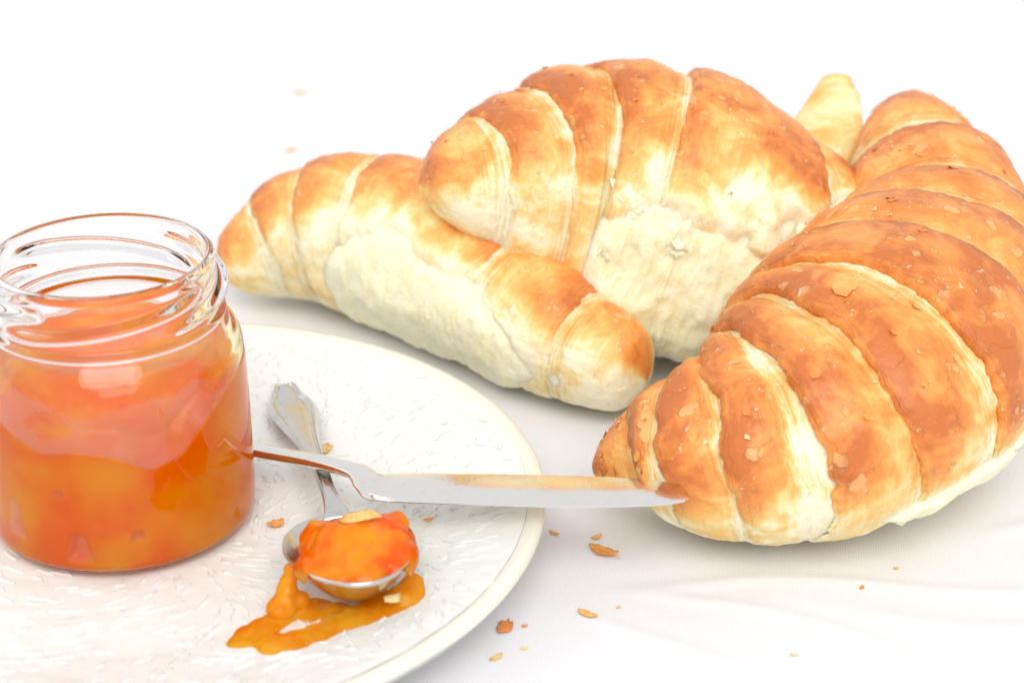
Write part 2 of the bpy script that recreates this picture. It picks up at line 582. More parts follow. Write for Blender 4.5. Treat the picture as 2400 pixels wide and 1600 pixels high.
def build_jar():
    root = empty('jam_jar', (JC[0], JC[1], JZ), 'open clear glass jar with screw thread, partly filled with orange jam', 'jar')
    n = 256
    a = np.linspace(0, 2 * np.pi, n, endpoint=False)
    zo = np.concatenate([np.array([0.0, 0.012, 0.03, 0.06, 0.1, 0.15, 0.22, 0.3, 0.45]), np.linspace(0.6, 3.4, 16), np.linspace(3.45, 5.42, 100), [5.46, 5.50, 5.53, 5.55, 5.565]])
    ro = glass_outer(zo)
    # smooth the shoulder
    for _ in range(10):
        ro[20:-8] = (ro[19:-9] + 2 * ro[20:-8] + ro[21:-7]) / 4
    Z = np.repeat(zo[:, None], n, 1)
    Rr = np.repeat(ro[:, None], n, 1)
    Ph = np.repeat(a[None, :], len(zo), 0)
    # screw thread: four overlapping ridges, each running down part of the way round
    for k in range(4):
        ph0 = -2.45 + k * math.pi / 2
        d = (Ph - ph0) % (2 * np.pi)
        span = 2.15
        inside = smooth(0.0, 0.55, d) * (1 - smooth(span - 0.55, span, d))
        zc = 4.62 + 0.27 * d
        Rr += 0.22 * inside * np.exp(-np.abs((Z - zc) / 0.105) ** 2.6)
    # bead under the thread
    Rr += 0.13 * np.exp(-((Z - 4.38) / 0.07) ** 2)
    outer = np.stack([Rr * np.cos(Ph), Rr * np.sin(Ph), Z], -1)
    zi = np.concatenate([[5.575, 5.57, 5.55, 5.5], np.linspace(5.4, 4.3, 14), np.linspace(4.2, 3.4, 14), np.linspace(3.2, 0.6, 10), [0.4, 0.25, 0.13, 0.08]])
    wi = np.interp(zi, [0.08, 0.13, 0.25, 0.5, 3.4, 4.2, 5.4, 5.5, 5.55, 5.575], [0.16, 0.12, 0.11, 0.11, 0.2, 0.22, 0.2, 0.2, 0.16, 0.11])
    ri = glass_outer(np.minimum(zi, 5.45)) - wi
    for _ in range(10):
        ri[6:-8] = (ri[5:-9] + 2 * ri[6:-8] + ri[7:-7]) / 4
    ri[-1] = 2.28
    ri[0] = 2.04
    zi2 = np.repeat(zi[:, None], n, 1)
    ri2 = np.repeat(ri[:, None], n, 1)
    inner = np.stack([ri2 * np.cos(a), ri2 * np.sin(a), zi2], -1)
    allv = np.concatenate([outer, inner], 0)
    nu = allv.shape[0]
    f = grid_faces(nu, n).tolist()
    v = allv.reshape(-1, 3).tolist()
    c0 = len(v)
    v.append((0, 0, 0.02))
    c1 = len(v)
    v.append((0, 0, 0.09))
    for j in range(n):
        f.append((j, c0, (j + 1) % n))
        b = (nu - 1) * n
        f.append((b + j, b + (j + 1) % n, c1))
    mesh_obj('glass_body', v, f, M_GLASS, root)
    # jam: outer skin sunk a hair into the glass wall up to the wavy line, then standing back from it
    m = 320
    a = np.linspace(0, 2 * np.pi, m, endpoint=False)
    keys = np.radians([-180, -150, -128, -112, -95, -80, -66, -52, -38, -20, 10, 60, 110, 150, 180])
    zz = np.array([3.3, 3.2, 2.75, 2.5, 2.62, 2.5, 2.15, 2.25, 2.75, 3.2, 3.5, 3.6, 3.5, 3.4, 3.3])
    aw = (a + np.pi) % (2 * np.pi) - np.pi
    wave = np.interp(aw, keys, zz)
    for _ in range(6):
        wave = (np.roll(wave, 1) + 2 * wave + np.roll(wave, -1)) / 4
    rows = []
    rin = lambda z: np.interp(z, zi[::-1], ri[::-1])
    for t in np.linspace(0, 1, 70) ** 0.9:                       # clinging part
        z = 0.075 + (wave - 0.075) * t
        r = rin(z) + 0.02
        r = np.minimum(r, 2.30 + (z - 0.075) * 2.0)
        pts = np.stack([r * np.cos(a), r * np.sin(a), z], -1)
        rows.append(pts)
    for t in np.linspace(0, 1, 34)[1:]:                   # leaning back to the top
        z = wave + (3.6 - wave) * t
        gap = 0.05 + 0.40 * smooth(0, 0.35, t) + 0.25 * t * t
        rr = np.minimum(rin(z) + 0.02, 2.42) - gap * (0.6 + 0.4 * smooth(-0.2, 0.9, -np.sin(a)))
        p = np.stack([rr * np.cos(a), rr * np.sin(a), z], -1)
        rr = rr + 0.09 * fbm(p, 1.1, 3, 61) + 0.04 * fbm(p, 3.2, 2, 62)
        rows.append(np.stack([rr * np.cos(a), rr * np.sin(a), z + 0.05 * t * fbm(p, 1.6, 2, 63)], -1))
    last = rows[-1]
    for t in np.linspace(0, 1, 14)[1:-1]:
        p = last * np.array([1 - t, 1 - t, 1])
        p[:, 2] += 0.12 * fbm(p, 0.9, 3, 64) - 0.15 * t
        rows.append(p)
    J = np.stack(rows)
    # pockets of air caught against the wall near the bottom
    POCKETS = ((-2.28, 0.95, 0.085, 0.36), (-1.72, 0.62, 0.10, 0.27), (-1.28, 0.85, 0.05, 0.10), (-1.85, 1.75, 0.03, 0.06))
    for ph, z0, w, h in POCKETS:
        A = np.arctan2(J[..., 1], J[..., 0])
        dp = ((A - ph + np.pi) % (2 * np.pi) - np.pi) / w
        dz = (J[..., 2] - z0) / h
        dp = dp / (0.72 - 0.28 * np.clip(dz, -1, 1))
        k = np.exp(-(np.abs(dp) ** 8 + np.abs(dz) ** 8))
        R0 = np.hypot(J[..., 0], J[..., 1])
        sc = (R0 - 0.20 * k) / np.maximum(R0, 1e-6)
        J[..., 0] *= sc
        J[..., 1] *= sc
    f = grid_faces(len(rows), m).tolist()
    v = J.reshape(-1, 3).tolist()
    c0, c1 = len(v), len(v) + 1
    v += [(0, 0, 0.075), (0, 0, float(J[-1, :, 2].mean()))]
    for j in range(m):
        f.append((j, c0, (j + 1) % m))
        b = (len(rows) - 1) * m
        f.append((b + j, b + (j + 1) % m, c1))
    cl = np.zeros((len(rows), m))
    cl[:70] = 1
    for ph, z0, w, h in POCKETS:
        A = np.arctan2(J[..., 1], J[..., 0])
        dp = ((A - ph + np.pi) % (2 * np.pi) - np.pi) / w
        dz = (J[..., 2] - z0) / h
        dp = dp / (0.72 - 0.28 * np.clip(dz, -1, 1))
        cl *= 1 - np.exp(-(np.abs(dp) ** 8 + np.abs(dz) ** 8))
    o = mesh_obj('jam', v, f, M_JAM, root, True, {'cling': np.r_[cl.ravel(), 1, 0]})
    o['label'] = 'orange apricot jam slumped against the glass'
    # film of jam left on the inside of the glass above the fill line
    top = 3.55 + 0.35 * fbm(np.stack([np.cos(a), np.sin(a), 0 * a], -1), 1.6, 3, 44)
    rows = []
    for t in np.linspace(0, 1, 26):
        z = wave + 0.02 + (top - wave) * t
        r = rin(z) - 0.012
        rows.append(np.stack([r * np.cos(a), r * np.sin(a), z], -1))
    V = np.stack(rows)
    ff = grid_faces(len(rows), m)
    hole = fbm(V, 1.3, 3, 45).reshape(-1)[ff].mean(1)
    ff = ff[hole < 0.28]
    mesh_obj('jam_film', V.reshape(-1, 3), ff, M_SMEAR, root)


build_jar()


# ------------------------------------------------------------------ croissants
def catmull(P, n):
    P = np.asarray(P, float)
    d = np.r_[0, np.cumsum(np.linalg.norm(np.diff(P[:, :3], axis=0), axis=1) ** 0.5)]
    E = np.vstack([2 * P[0] - P[1], P, 2 * P[-1] - P[-2]])
    D = np.r_[-(d[1] - d[0]), d, 2 * d[-1] - d[-2]]
    out = []
    for u in np.linspace(0, d[-1], n):
        i = min(max(np.searchsorted(d, u, 'right') - 1, 0), len(d) - 2)
        t = D[i:i + 4]
        p = E[i:i + 4]
        a1 = (t[1] - u) / (t[1] - t[0]) * p[0] + (u - t[0]) / (t[1] - t[0]) * p[1]
        a2 = (t[2] - u) / (t[2] - t[1]) * p[1] + (u - t[1]) / (t[2] - t[1]) * p[2]
        a3 = (t[3] - u) / (t[3] - t[2]) * p[2] + (u - t[2]) / (t[3] - t[2]) * p[3]
        b1 = (t[2] - u) / (t[2] - t[0]) * a1 + (u - t[0]) / (t[2] - t[0]) * a2
        b2 = (t[3] - u) / (t[3] - t[1]) * a2 + (u - t[1]) / (t[3] - t[1]) * a3
        out.append((t[2] - u) / (t[2] - t[1]) * b1 + (u - t[1]) / (t[2] - t[1]) * b2)
    return np.array(out)


class Croissant:
    """control points are (x, y, z, half_width, half_height) in cm"""

    def __init__(self, name, ctrl, lips, centre, label, seed, tears=(), brown_from=0.0, roll=0.0,
                 nth=300, du=0.035, under=None, floor=True, lip_gain=1.0, slant=0.0, bake=1.0, brown_fn=None, rough=1.0, patch=0.36, belly=None, core_up=0.30):
        self.core_up = core_up
        self.belly = belly
        self.rough = rough
        self.seed, self.tears, self.floor = seed, tears, floor
        C = catmull(ctrl, 900)
        ds = np.r_[0, np.cumsum(np.linalg.norm(np.diff(C[:, :3], axis=0), axis=1))]
        self.L = ds[-1]
        self.sg = np.linspace(0, self.L, 1200)
        self.C = np.stack([np.interp(self.sg, ds, C[:, k]) for k in range(5)], -1)
        k = np.ones(41) / 41
        for c in (3, 4):
            pad = np.pad(self.C[:, c], 20, mode='edge')
            self.C[:, c] = np.convolve(pad, k, 'valid')
        T = np.gradient(self.C[:, :3], axis=0)
        T /= np.linalg.norm(T, axis=1, keepdims=True)
        N = np.cross(T, np.array([0, 0, 1.0]))
        N /= np.linalg.norm(N, axis=1, keepdims=True)
        B = np.cross(N, T)
        cr, sr = math.cos(roll), math.sin(roll)
        self.N, self.B, self.T = N * cr + B * sr, B * cr - N * sr, T
        self.th = np.linspace(-np.pi / 2, 1.5 * np.pi, nth, endpoint=False)
        self.lip_gain, self.slant = lip_gain, slant
        self.brown_from, self.bake = brown_from, bake
        self.brown_fn = brown_fn
        base = self.C[:, :3].mean(0)
        self.root = empty(name, (base[0], base[1], 0 if floor else self.C[:, 2].min() - 1), label, 'croissant', 'croissants lying on the tablecloth')
        mat = crust_material(name + '_crust', seed, patch)
        self.mat = mat
        self.surf = []
        lips = [x * self.L for x in lips]
        nb = len(lips) - 1
        for i in range(nb):
            self.band(lips[i], lips[i + 1], 'left' if i < centre else ('right' if i > centre else 'mid'), mat, du, i == 0, i == nb - 1, i)
        self.core(mat)

    def at(self, s, arr):
        s = np.clip(s, 0, self.L)
        return np.stack([np.interp(s, self.sg, arr[:, k]) for k in range(arr.shape[1])], -1)

    def point(self, s, th, d):
        """s, th, d share one shape"""
        c = self.at(s, self.C)
        N, B = self.at(s, self.N), self.at(s, self.B)
        w, h = c[..., 3], c[..., 4]
        r0 = 0.5
        e = np.minimum(np.clip(s, 0, None), np.clip(self.L - s, 0, None))
        cap = np.sqrt(np.clip(1 - (1 - np.clip(e / r0, 0, 1)) ** 2, 0, 1))
        co, si = np.cos(th), np.sin(th)
        if self.belly:
            b0, bw, ba = self.belly
            dt = (th - math.radians(b0) + np.pi) % (2 * np.pi) - np.pi
            d = d + ba * np.exp(-(dt / math.radians(bw)) ** 2) * np.sin(np.pi * np.clip(s / self.L, 0, 1)) ** 1.5
        nrm = N * (co / w)[..., None] + B * (si / h)[..., None]
        nrm /= np.linalg.norm(nrm, axis=-1, keepdims=True)
        p = c[..., :3] + (N * (co * w * cap)[..., None] + B * (si * h * cap)[..., None]) + nrm * (d * cap)[..., None]
        lump = 0.10 * fbm(p, 0.55, 3, self.seed * 7) * np.minimum(w, 2.2) / 2.2
        p = p + nrm * (lump * cap)[..., None]
        if self.floor:
            z = p[..., 2]
            k = 0.35
            z2 = np.where(z < k, k * np.exp((z - k) / k * 0.9) ** 1.0, z)
            z2 = np.where(z < k, 0.02 + (k - 0.02) * np.exp(np.clip((z - k) / k, -8, 0)), z)
            p[..., 2] = z2
        return p, nrm

    def tear(self, s, th, p):
        m = np.full(s.shape, -1.0)
        for (s0, t0, rs, rt) in self.tears:
            dth = (th - math.radians(t0) + np.pi) % (2 * np.pi) - np.pi
            q = 1 - np.sqrt(((s / self.L - s0) / rs) ** 2 + (dth / math.radians(rt)) ** 2)
            m = np.maximum(m, q)
        return m + 0.42 * fbm(p, 0.75, 3, self.seed * 3 + 1) + 0.05 * fbm(p, 3.0, 2, self.seed * 3 + 2)

    def baked(self, s, th, u, x):
        e = np.sin(th)
        top = smooth(self.brown_from - 0.35, self.brown_from + 0.5, e)
        b = 0.08 + 0.64 * top
        # darkest just behind the lip, fading to pale dough where it dives under the next turn
        along = 0.19 * np.exp(-((x - 0.15) / 0.40) ** 2) - 0.40 * smooth(0.76, 1.0, u) + 0.04 - 0.24 * smooth(0.1, 0.85, u)
        edge = -0.12 * (1 - smooth(0.0, 0.05, x))
        b = b + (along + edge) * (0.25 + 0.75 * top)
        tipb = np.minimum(s, self.L - s)
        b = b + 0.12 * (1 - smooth(0.0, 1.2, tipb))
        return b * self.bake

    def band(self, s0, s1, side, mat, du, first, last, idx):
        rnd = random.Random(self.seed * 100 + idx)
        w = float(np.interp((s0 + s1) / 2, self.sg, self.C[:, 3]))
        lipH = np.clip(0.105 * w, 0.05, 0.30) * self.lip_gain * rnd.uniform(0.8, 1.15)
        length = s1 - s0
        under = 0.45
        nose = [(0.10, -0.35), (0.02, -0.2), (-0.015, 0.0), (-0.015, 0.45), (0.005, 0.75), (0.035, 0.90), (0.08, 0.97), (0.15, 1.0)]
        n = max(24, int(length / du))
        xs = np.linspace(0.25, length, n)
        closed_tip = (first and side != 'right') or (last and side != 'left')
        u = xs / length
        dec = np.ones_like(xs) * 1.0 + 0.22 * np.sin(np.pi * u) ** 1.0 * min(1, length / 2)
        if side == 'mid':
            # lip on both sides
            half = [(a, b) for a, b in nose]
            prof_x = [a for a, _ in half] + [x for x in np.linspace(0.25, length - 0.25, n)] + [length - a for a, _ in reversed(half)]
            prof_d = [b for _, b in half] + [1 + 0.25 * math.sin(math.pi * x / length) for x in np.linspace(0.25, length - 0.25, n)] + [b for _, b in reversed(half)]
            px, pd = np.array(prof_x), np.array(prof_d)
            uu = np.abs(px / length - 0.5)           # 0 at centre
            ub = np.zeros_like(px) + 0.35
            xb = np.minimum(px, length - px)
        else:
            dec = dec * (1 - 0.95 * smooth(0.35, 1.0, u))
            tail = np.linspace(length, length + under, 8)[1:]
            px = np.concatenate([[a for a, _ in nose], xs, tail])
            pd = np.concatenate([[b for _, b in nose], dec, np.linspace(0.02, -0.5, 7)])
            if closed_tip:
                k = len(nose)
                px = np.concatenate([np.linspace(0, 0.24, 12) ** 1.0, xs, tail])
                pd = np.concatenate([np.linspace(0.3, 1.0, 12), dec, np.linspace(0.02, -0.5, 7)])
            ub = px / length
            xb = px
            if closed_tip:
                xb = px + 0.5
        nu, nv = len(px), len(self.th)
        X = np.repeat(px[:, None], nv, 1)
        D = np.repeat(pd[:, None], nv, 1) * lipH * (1 + 0.45 * fbm(np.stack([np.cos(self.th), np.sin(self.th), self.th * 0 + idx * 5.3], -1), 1.3, 2, self.seed))[None, :] * (0.25 + 0.75 * smooth(-0.6, 0.5, np.sin(self.th)))[None, :]
        TH = np.repeat(self.th[None, :], nu, 0)
        ring = np.stack([np.cos(TH) * 1.5, np.sin(TH) * 1.5, np.full_like(TH, idx * 3.1)], -1)
        wob = 0.24 * fbm(ring, 1.0, 3, self.seed * 11 + idx) * min(1.0, w / 2.0)
        fine_w = 0.05 * fbm(ring, 8.0, 3, self.seed * 13 + idx)
        fade = np.repeat(np.exp(-np.maximum(px, 0) / 0.8)[:, None], nv, 1) if side != 'mid' else 0
        if closed_tip:
            wob = wob * 0
            fine_w = fine_w * 0
        sl = (self.slant + rnd.uniform(-0.35, 0.35)) * np.cos(TH - rnd.uniform(-1.2, 1.2)) * w / 3 * np.repeat(np.exp(-np.maximum(px, 0) / (0.6 * length + 0.3))[:, None], nv, 1)
        if side == 'left':
            s = s0 + X + (wob + fine_w) * fade + sl
            if closed_tip:
                s = s0 + X
        elif side == 'right':
            s = s1 - X - (wob + fine_w) * fade - sl
            if closed_tip:
                s = s1 - X
        else:
            fl = np.repeat(np.exp(-px / 0.8)[:, None], nv, 1)
            fr = np.repeat(np.exp(-(length - px) / 0.8)[:, None], nv, 1)
            s = s0 + X + (wob + fine_w) * fl - (np.roll(wob, 50, 1) + fine_w) * fr
        P0, nrm = self.point(s, TH, D)
        # wrinkles and puffed spots
        q = P0
        d2 = 0.035 * fbm(q, 1.7, 3, self.seed + 40) + 0.03 * fbm(q, 5.0, 4, self.seed + 41, 0.6)
        UB = np.repeat(ub[:, None], nv, 1) + (0.11 * fbm(ring, 1.6, 3, self.seed * 17 + idx) if side != 'mid' else 0)
        XB = np.repeat(xb[:, None], nv, 1)
        lam = np.maximum(smooth(0.6, 0.88, UB), 1 - smooth(0.0, 0.16, XB)) if side != 'mid' else 1 - smooth(0.0, 0.16, XB)
        lamn = noise(np.stack([XB * 12, TH * 2, TH * 0 + idx], -1), 1.0, self.seed)
        d2 = d2 + 0.022 * lamn * lam
        m = self.tear(s, TH, P0)
        curl = -0.40 * smooth(-0.26, 0.12, m)
        P0 = P0 + nrm * (d2 + curl)[..., None]
        if self.floor:
            P0[..., 2] = np.maximum(P0[..., 2], 0.015)
        br = self.baked(s, TH, UB, XB)
        br = br * (1 - 0.95 * smooth(-0.75, -0.08, m))
        if self.brown_fn is not None:
            br = br + self.brown_fn(s / self.L, TH, P0)
        f = grid_faces(nu, nv)
        mf = m.reshape(-1)[f].mean(1)
        keep = mf < 0.12
        f = f[keep]
        if side == 'right':
            f = f[:, ::-1]
        rmean = w
        uvs = np.stack([XB, TH * rmean], -1).reshape(-1, 2)
        used = np.unique(f)
        remap = -np.ones(nu * nv, np.int64)
        remap[used] = np.arange(len(used))
        o = mesh_obj('crust_band', P0.reshape(-1, 3)[used], remap[f], mat, None, True,
                     {'brown': br.reshape(-1)[used], 'lam': lam.reshape(-1)[used]}, uvs[used])
        adopt(o, self.root)
        self.surf.append((P0[8:-8], nrm[8:-8], br[8:-8], m[8:-8]))

    def core(self, mat):
        if not self.tears:
            return
        n = 420
        s = np.linspace(0.0, self.L, n)
        SS = np.repeat(s[:, None], len(self.th), 1)
        TH = np.repeat(self.th[None, :], n, 0)
        P0, nrm = self.point(SS, TH, np.zeros_like(SS))
        m = self.tear(SS, TH, P0)
        k = smooth(-0.36, 0.10, m)
        q = P0
        g = self.rough
        puff = g * (0.14 * fbm(q, 0.9, 3, self.seed + 70) + 0.05 * fbm(q, 2.6, 3, self.seed + 71) + 0.022 * fbm(q, 8.0, 3, self.seed + 72))
        # dough stretched into strands where the two loaves were pulled apart
        st = np.stack([SS * 2.4 + 0.5 * fbm(q, 0.6, 2, self.seed + 74), TH * 1.1, TH * 0], -1)
        puff = puff + 0.10 * g * (0.5 - np.abs(fbm(st, 1.0, 4, self.seed + 73, 0.6)) * 1.6)
        d = -0.14 + k * (self.core_up + puff)
        P0 = P0 + nrm * d[..., None]
        if self.floor:
            P0[..., 2] = np.maximum(P0[..., 2], 0.03)
        keep = np.ones(1)
        f = grid_faces(n, len(self.th))
        mf = m.reshape(-1)[f].max(1)
        f = f[mf > -0.55]
        used = np.unique(f)
        remap = -np.ones(P0.shape[0] * P0.shape[1], np.int64)
        remap[used] = np.arange(len(used))
        o = mesh_obj('torn_crumb', P0.reshape(-1, 3)[used], remap[f], M_CRUMB)
        adopt(o, self.root)
        o['label'] = 'soft pale crumb showing where the crust tore away'

    def flaps(self, count, seed, lo, hi, s_lo, s_hi):
        """ragged sheets of dough left standing along the torn edge"""
        rnd = random.Random(seed)
        made = tries = 0
        while made < count and tries < 4000:
            tries += 1
            s = rnd.uniform(s_lo, s_hi) * self.L
            th = math.radians(rnd.uniform(lo, hi))
            P, n = self.point(np.array([s]), np.array([th]), np.array([0.0]))
            m = float(self.tear(np.array([s]), np.array([th]), P)[0])
            if not -0.22 < m < 0.12:
                continue
            made += 1
            p, n = P[0], n[0]
            T = self.at(np.array([s]), self.T)[0]
            down = np.cross(T, n)
            down /= np.linalg.norm(down)
            if down[2] > 0:
                down = -down
            T = np.cross(n, down)
            L, w = rnd.uniform(0.18, 0.5), rnd.uniform(0.25, 0.6)
            lift = rnd.uniform(0.02, 0.22)
            nx, ny = 9, 5
            teeth = [rnd.uniform(0.55, 1.1) for _ in range(nx)]
            V, F = [], []
            for layer in (0.0, -0.018):
                for i in range(nx):
                    a = (i / (nx - 1) - 0.5) * 2
                    for j in range(ny):
                        t = j / (ny - 1)
                        q = p + T * (a * w * (1 - 0.35 * t)) + down * (L * t * teeth[i] - 0.12) + n * (0.02 + lift * t * t + 0.05 * math.sin(a * 3 + seed + made) * t + layer - 0.10 * a * a)
                        V.append(q)
            h = nx * ny
            for i in range(nx - 1):
                for j in range(ny - 1):
                    k = i * ny + j
                    F.append((k, k + 1, k + ny + 1, k + ny))
                    F.append((h + k, h + k + ny, h + k + ny + 1, h + k + 1))
            for i in range(nx - 1):
                k = i * ny + ny - 1
                F.append((k, h + k, h + k + ny, k + ny))
            V = np.array(V)
            if self.floor:
                V[:, 2] = np.maximum(V[:, 2], 0.02)
            o = mesh_obj('torn_flap', V, F, M_FLAP, None, True, {'brown': np.full(len(V), rnd.uniform(0.0, 0.1)), 'lam': np.full(len(V), 0.2)}, V[:, :2])
            adopt(o, self.root)

    def flakes(self, count, seed, size=(0.05, 0.16), peel=False):
        """ragged dry skin flakes lifted off the crust"""
        rnd = random.Random(seed)
        V, Fc, BR = [], [], []
        for k in range(count * 6):
            if len(Fc) > count * 14:
                break
            P0, nr, br, m = rnd.choice(self.surf)
            i, j = 2 + int((P0.shape[0] - 4) * rnd.random() ** 1.6), rnd.randrange(P0.shape[1])
            if br[i, j] < 0.35 or m[i, j] > -0.2:
                continue
            p, n = P0[i, j], nr[i, j]
            cl = float(noise(p[None, :], 0.7, seed)[0])
            if cl < 0.05 and not peel:
                continue
            t1 = P0[i + 1, j] - P0[i - 1, j]
            t1 = t1 / (np.linalg.norm(t1) + 1e-9)
            t2 = np.cross(n, t1)
            t2 /= np.linalg.norm(t2) + 1e-9
            nn = np.cross(t1, t2)
            if nn @ n < 0:
                nn = -nn
            r = rnd.uniform(*size) * (0.6 + 0.8 * rnd.random() ** 2)
            asp = rnd.uniform(0.4, 1)
            base = len(V)
            cnt = 9
            V.append(p + nn * (0.03 if peel else 0.035))
            BR += [br[i, j] * 0.88 - 0.02] * (cnt + 1)
            rot = rnd.random() * 6.28
            for q in range(cnt):
                a = q / cnt * 6.283
                rr = r * rnd.uniform(0.5, 1.2)
                x, y = rr * math.cos(a), rr * asp * math.sin(a)
                x, y = x * math.cos(rot) - y * math.sin(rot), x * math.sin(rot) + y * math.cos(rot)
                V.append(p + t1 * x + t2 * y + nn * (0.012 + 0.05 * rnd.random() ** 2 + max(0, x) * (0.12 if peel else 0.35)))
            for q in range(cnt):
                Fc.append((base, base + 1 + q, base + 1 + (q + 1) % cnt))
        if V:
            o = adopt(mesh_obj('lifted_sheets' if peel else 'skin_flakes', np.array(V), np.array(Fc), self.mat if peel else M_PALE_FLAKE, None, True, {'brown': np.array(BR), 'lam': np.zeros(len(V))}, np.zeros((len(V), 2))), self.root)
            tag(o, kind='stuff')


right = Croissant('croissant', [
    (1.66, -8.15, 0.95, 0.26, 0.30),
    (2.88, -8.35, 1.42, 1.25, 1.18),
    (3.95, -8.75, 1.80, 2.00, 1.75),
    (5.30, -8.60, 2.15, 2.65, 2.15),
    (7.00, -7.45, 2.55, 3.10, 2.55),
    (8.70, -4.90, 2.75, 3.05, 2.65),
    (9.75, -1.70, 3.10, 2.25, 2.25),
    (9.75, 1.10, 4.00, 1.65, 1.65),
    (9.70, 2.70, 4.55, 0.88, 0.95),
    (9.66, 3.35, 4.78, 0.50, 0.55)],
    [0, 0.075, 0.122, 0.162, 0.207, 0.28, 0.355, 0.45, 0.57, 0.70, 0.84, 1.0], 6,
    'large glossy croissant in front at right, lying beside the knife tip', 1, brown_from=-0.12, nth=360, du=0.03,
    lip_gain=0.75, tears=((0.36, -30, 0.10, 11),), rough=0.7, bake=1.05, patch=0.44)
right.flakes(110, 5, (0.025, 0.075))
right.flakes(34, 6, (0.09, 0.22), True)

left = Croissant('croissant', [
    (-7.30, 1.90, 0.95, 0.50, 0.55),
    (-6.30, 2.30, 1.35, 1.20, 1.20),
    (-5.10, 2.40, 1.75, 1.65, 1.65),
    (-2.95, 1.60, 2.00, 1.95, 2.05),
    (-0.90, -0.50, 1.75, 1.75, 1.75),
    (1.10, -2.75, 1.45, 1.40, 1.40),
    (2.50, -3.90, 1.15, 0.95, 1.00),
    (3.00, -4.25, 1.05, 0.60, 0.65)],
    [0, 0.11, 0.21, 0.34, 0.68, 0.85, 1.0], 3,
    'croissant at the back left, lying flat with another resting across its right half', 2, brown_from=0.62, nth=260, du=0.045,
    tears=((0.55, -32, 0.24, 62),), lip_gain=0.6, rough=0.8, patch=0.42, core_up=0.26)

middle = Croissant('croissant', [
    (-2.15, -0.9, 4.40, 0.40, 0.40),
    (-1.30, -0.75, 4.45, 1.25, 1.10),
    (-0.50, -0.45, 4.40, 1.75, 1.60),
    (1.40, 0.30, 4.05, 2.60, 2.55),
    (3.70, 0.20, 3.45, 3.00, 3.05),
    (5.60, 0.00, 3.00, 2.75, 2.65),
    (7.10, 0.40, 2.75, 1.95, 1.95),
    (8.10, 1.60, 2.75, 0.90, 0.90)],
    [0, 0.13, 0.245, 0.375, 0.52, 0.80, 0.90, 1.0], 4,
    'croissant in the middle resting across the left one, its white crumb torn open', 3, brown_from=0.34, nth=300, du=0.04,
    tears=((0.50, -42, 0.17, 56), (0.66, -40, 0.15, 60), (0.42, -80, 0.18, 50), (0.83, 22, 0.045, 16)), patch=0.5, belly=(-40, 26, 0.55), rough=1.6, lip_gain=0.95)
middle.flakes(30, 8, (0.025, 0.06))
middle.flakes(18, 9, (0.055, 0.18), True)
middle.flaps(12, 15, -20, 45, 0.38, 0.72)
right.flaps(6, 17, -40, 0, 0.26, 0.50)


def sweep(name, pts, hw, ht, mat, n=120, m=28, power=2.6, up=(0, 0, 1), attrs=None, close=True, profile=None):
    """solid strip along pts (cm): hw half widths, ht half thicknesses"""
    Q = catmull(np.c_[np.asarray(pts, float), hw, ht], n)
    T = np.gradient(Q[:, :3], axis=0)
    T /= np.linalg.norm(T, axis=1, keepdims=True)
    N = np.cross(T, np.array(up, float))
    N /= np.linalg.norm(N, axis=1, keepdims=True)
    B = np.cross(N, T)
    a = np.linspace(0, 2 * np.pi, m, endpoint=False)
    ca = np.sign(np.cos(a)) * np.abs(np.cos(a)) ** (2 / power)
    sa = np.sign(np.sin(a)) * np.abs(np.sin(a)) ** (2 / power)
    hwv, htv = np.maximum(Q[:, 3], 0.004), np.maximum(Q[:, 4], 0.004)
    V = Q[:, None, :3] + N[:, None] * (hwv[:, None] * ca)[..., None] + B[:, None] * (htv[:, None] * sa)[..., None]
    if profile is not None:
        V = V + B[:, None] * profile(hwv[:, None] * ca, hwv[:, None], sa[None, :], np.linspace(0, 1, n)[:, None])[..., None]
    return Q, V, N, B


def closed_sweep(name, V, mat, parent=None, attrs=None):
    n, m = V.shape[:2]
    f = grid_faces(n, m).tolist()
    v = V.reshape(-1, 3).tolist()
    v += [V[0].mean(0).tolist(), V[-1].mean(0).tolist()]
    for j in range(m):
        f.append((n * m, (j + 1) % m, j))
        f.append((n * m + 1, (n - 1) * m + j, (n - 1) * m + (j + 1) % m))
    if attrs:
        attrs = {k: np.r_[np.asarray(a).ravel(), np.asarray(a)[0].mean(), np.asarray(a)[-1].mean()] for k, a in attrs.items()}
    o = mesh_obj(name, v, f, mat, None, True, attrs)
    if parent:
        adopt(o, parent)
    return o


# the far horn of the middle croissant, torn open and pointing up
Q, V, N, B = sweep('horn', [(6.95, 1.8, 2.9), (7.55, 2.75, 3.75), (7.95, 3.6, 4.35), (8.28, 4.9, 5.0)], [0.9, 0.95, 0.85, 0.40], [0.55, 0.5, 0.4, 0.22], None, 90, 60, 2.2)
wob = fbm(V, 1.2, 3, 91)
V = V + wob[..., None] * np.array([0.10, 0.05, 0.12])
a = np.linspace(0, 2 * np.pi, 60, endpoint=False)
br = 0.27 + 0.6 * np.exp(-((((a + 0.25 + np.pi) % (2 * np.pi)) - np.pi) / 0.33) ** 2)[None, :] + 0 * V[..., 0] + 0.12 * wob
closed_sweep('horn', V, M_FLAKE, middle.root, {'brown': br, 'lam': 0 * br})['label'] = 'pale torn horn with a brown edge sticking up'


# ------------------------------------------------------------------ spoon
def bake_modifiers(o):
    dg = bpy.context.evaluated_depsgraph_get()
    me = bpy.data.meshes.new_from_object(o.evaluated_get(dg))
    old = o.data
    o.modifiers.clear()
    o.data = me
    bpy.data.meshes.remove(old)
    me.polygons.foreach_set('use_smooth', [True] * len(me.polygons))
    return o


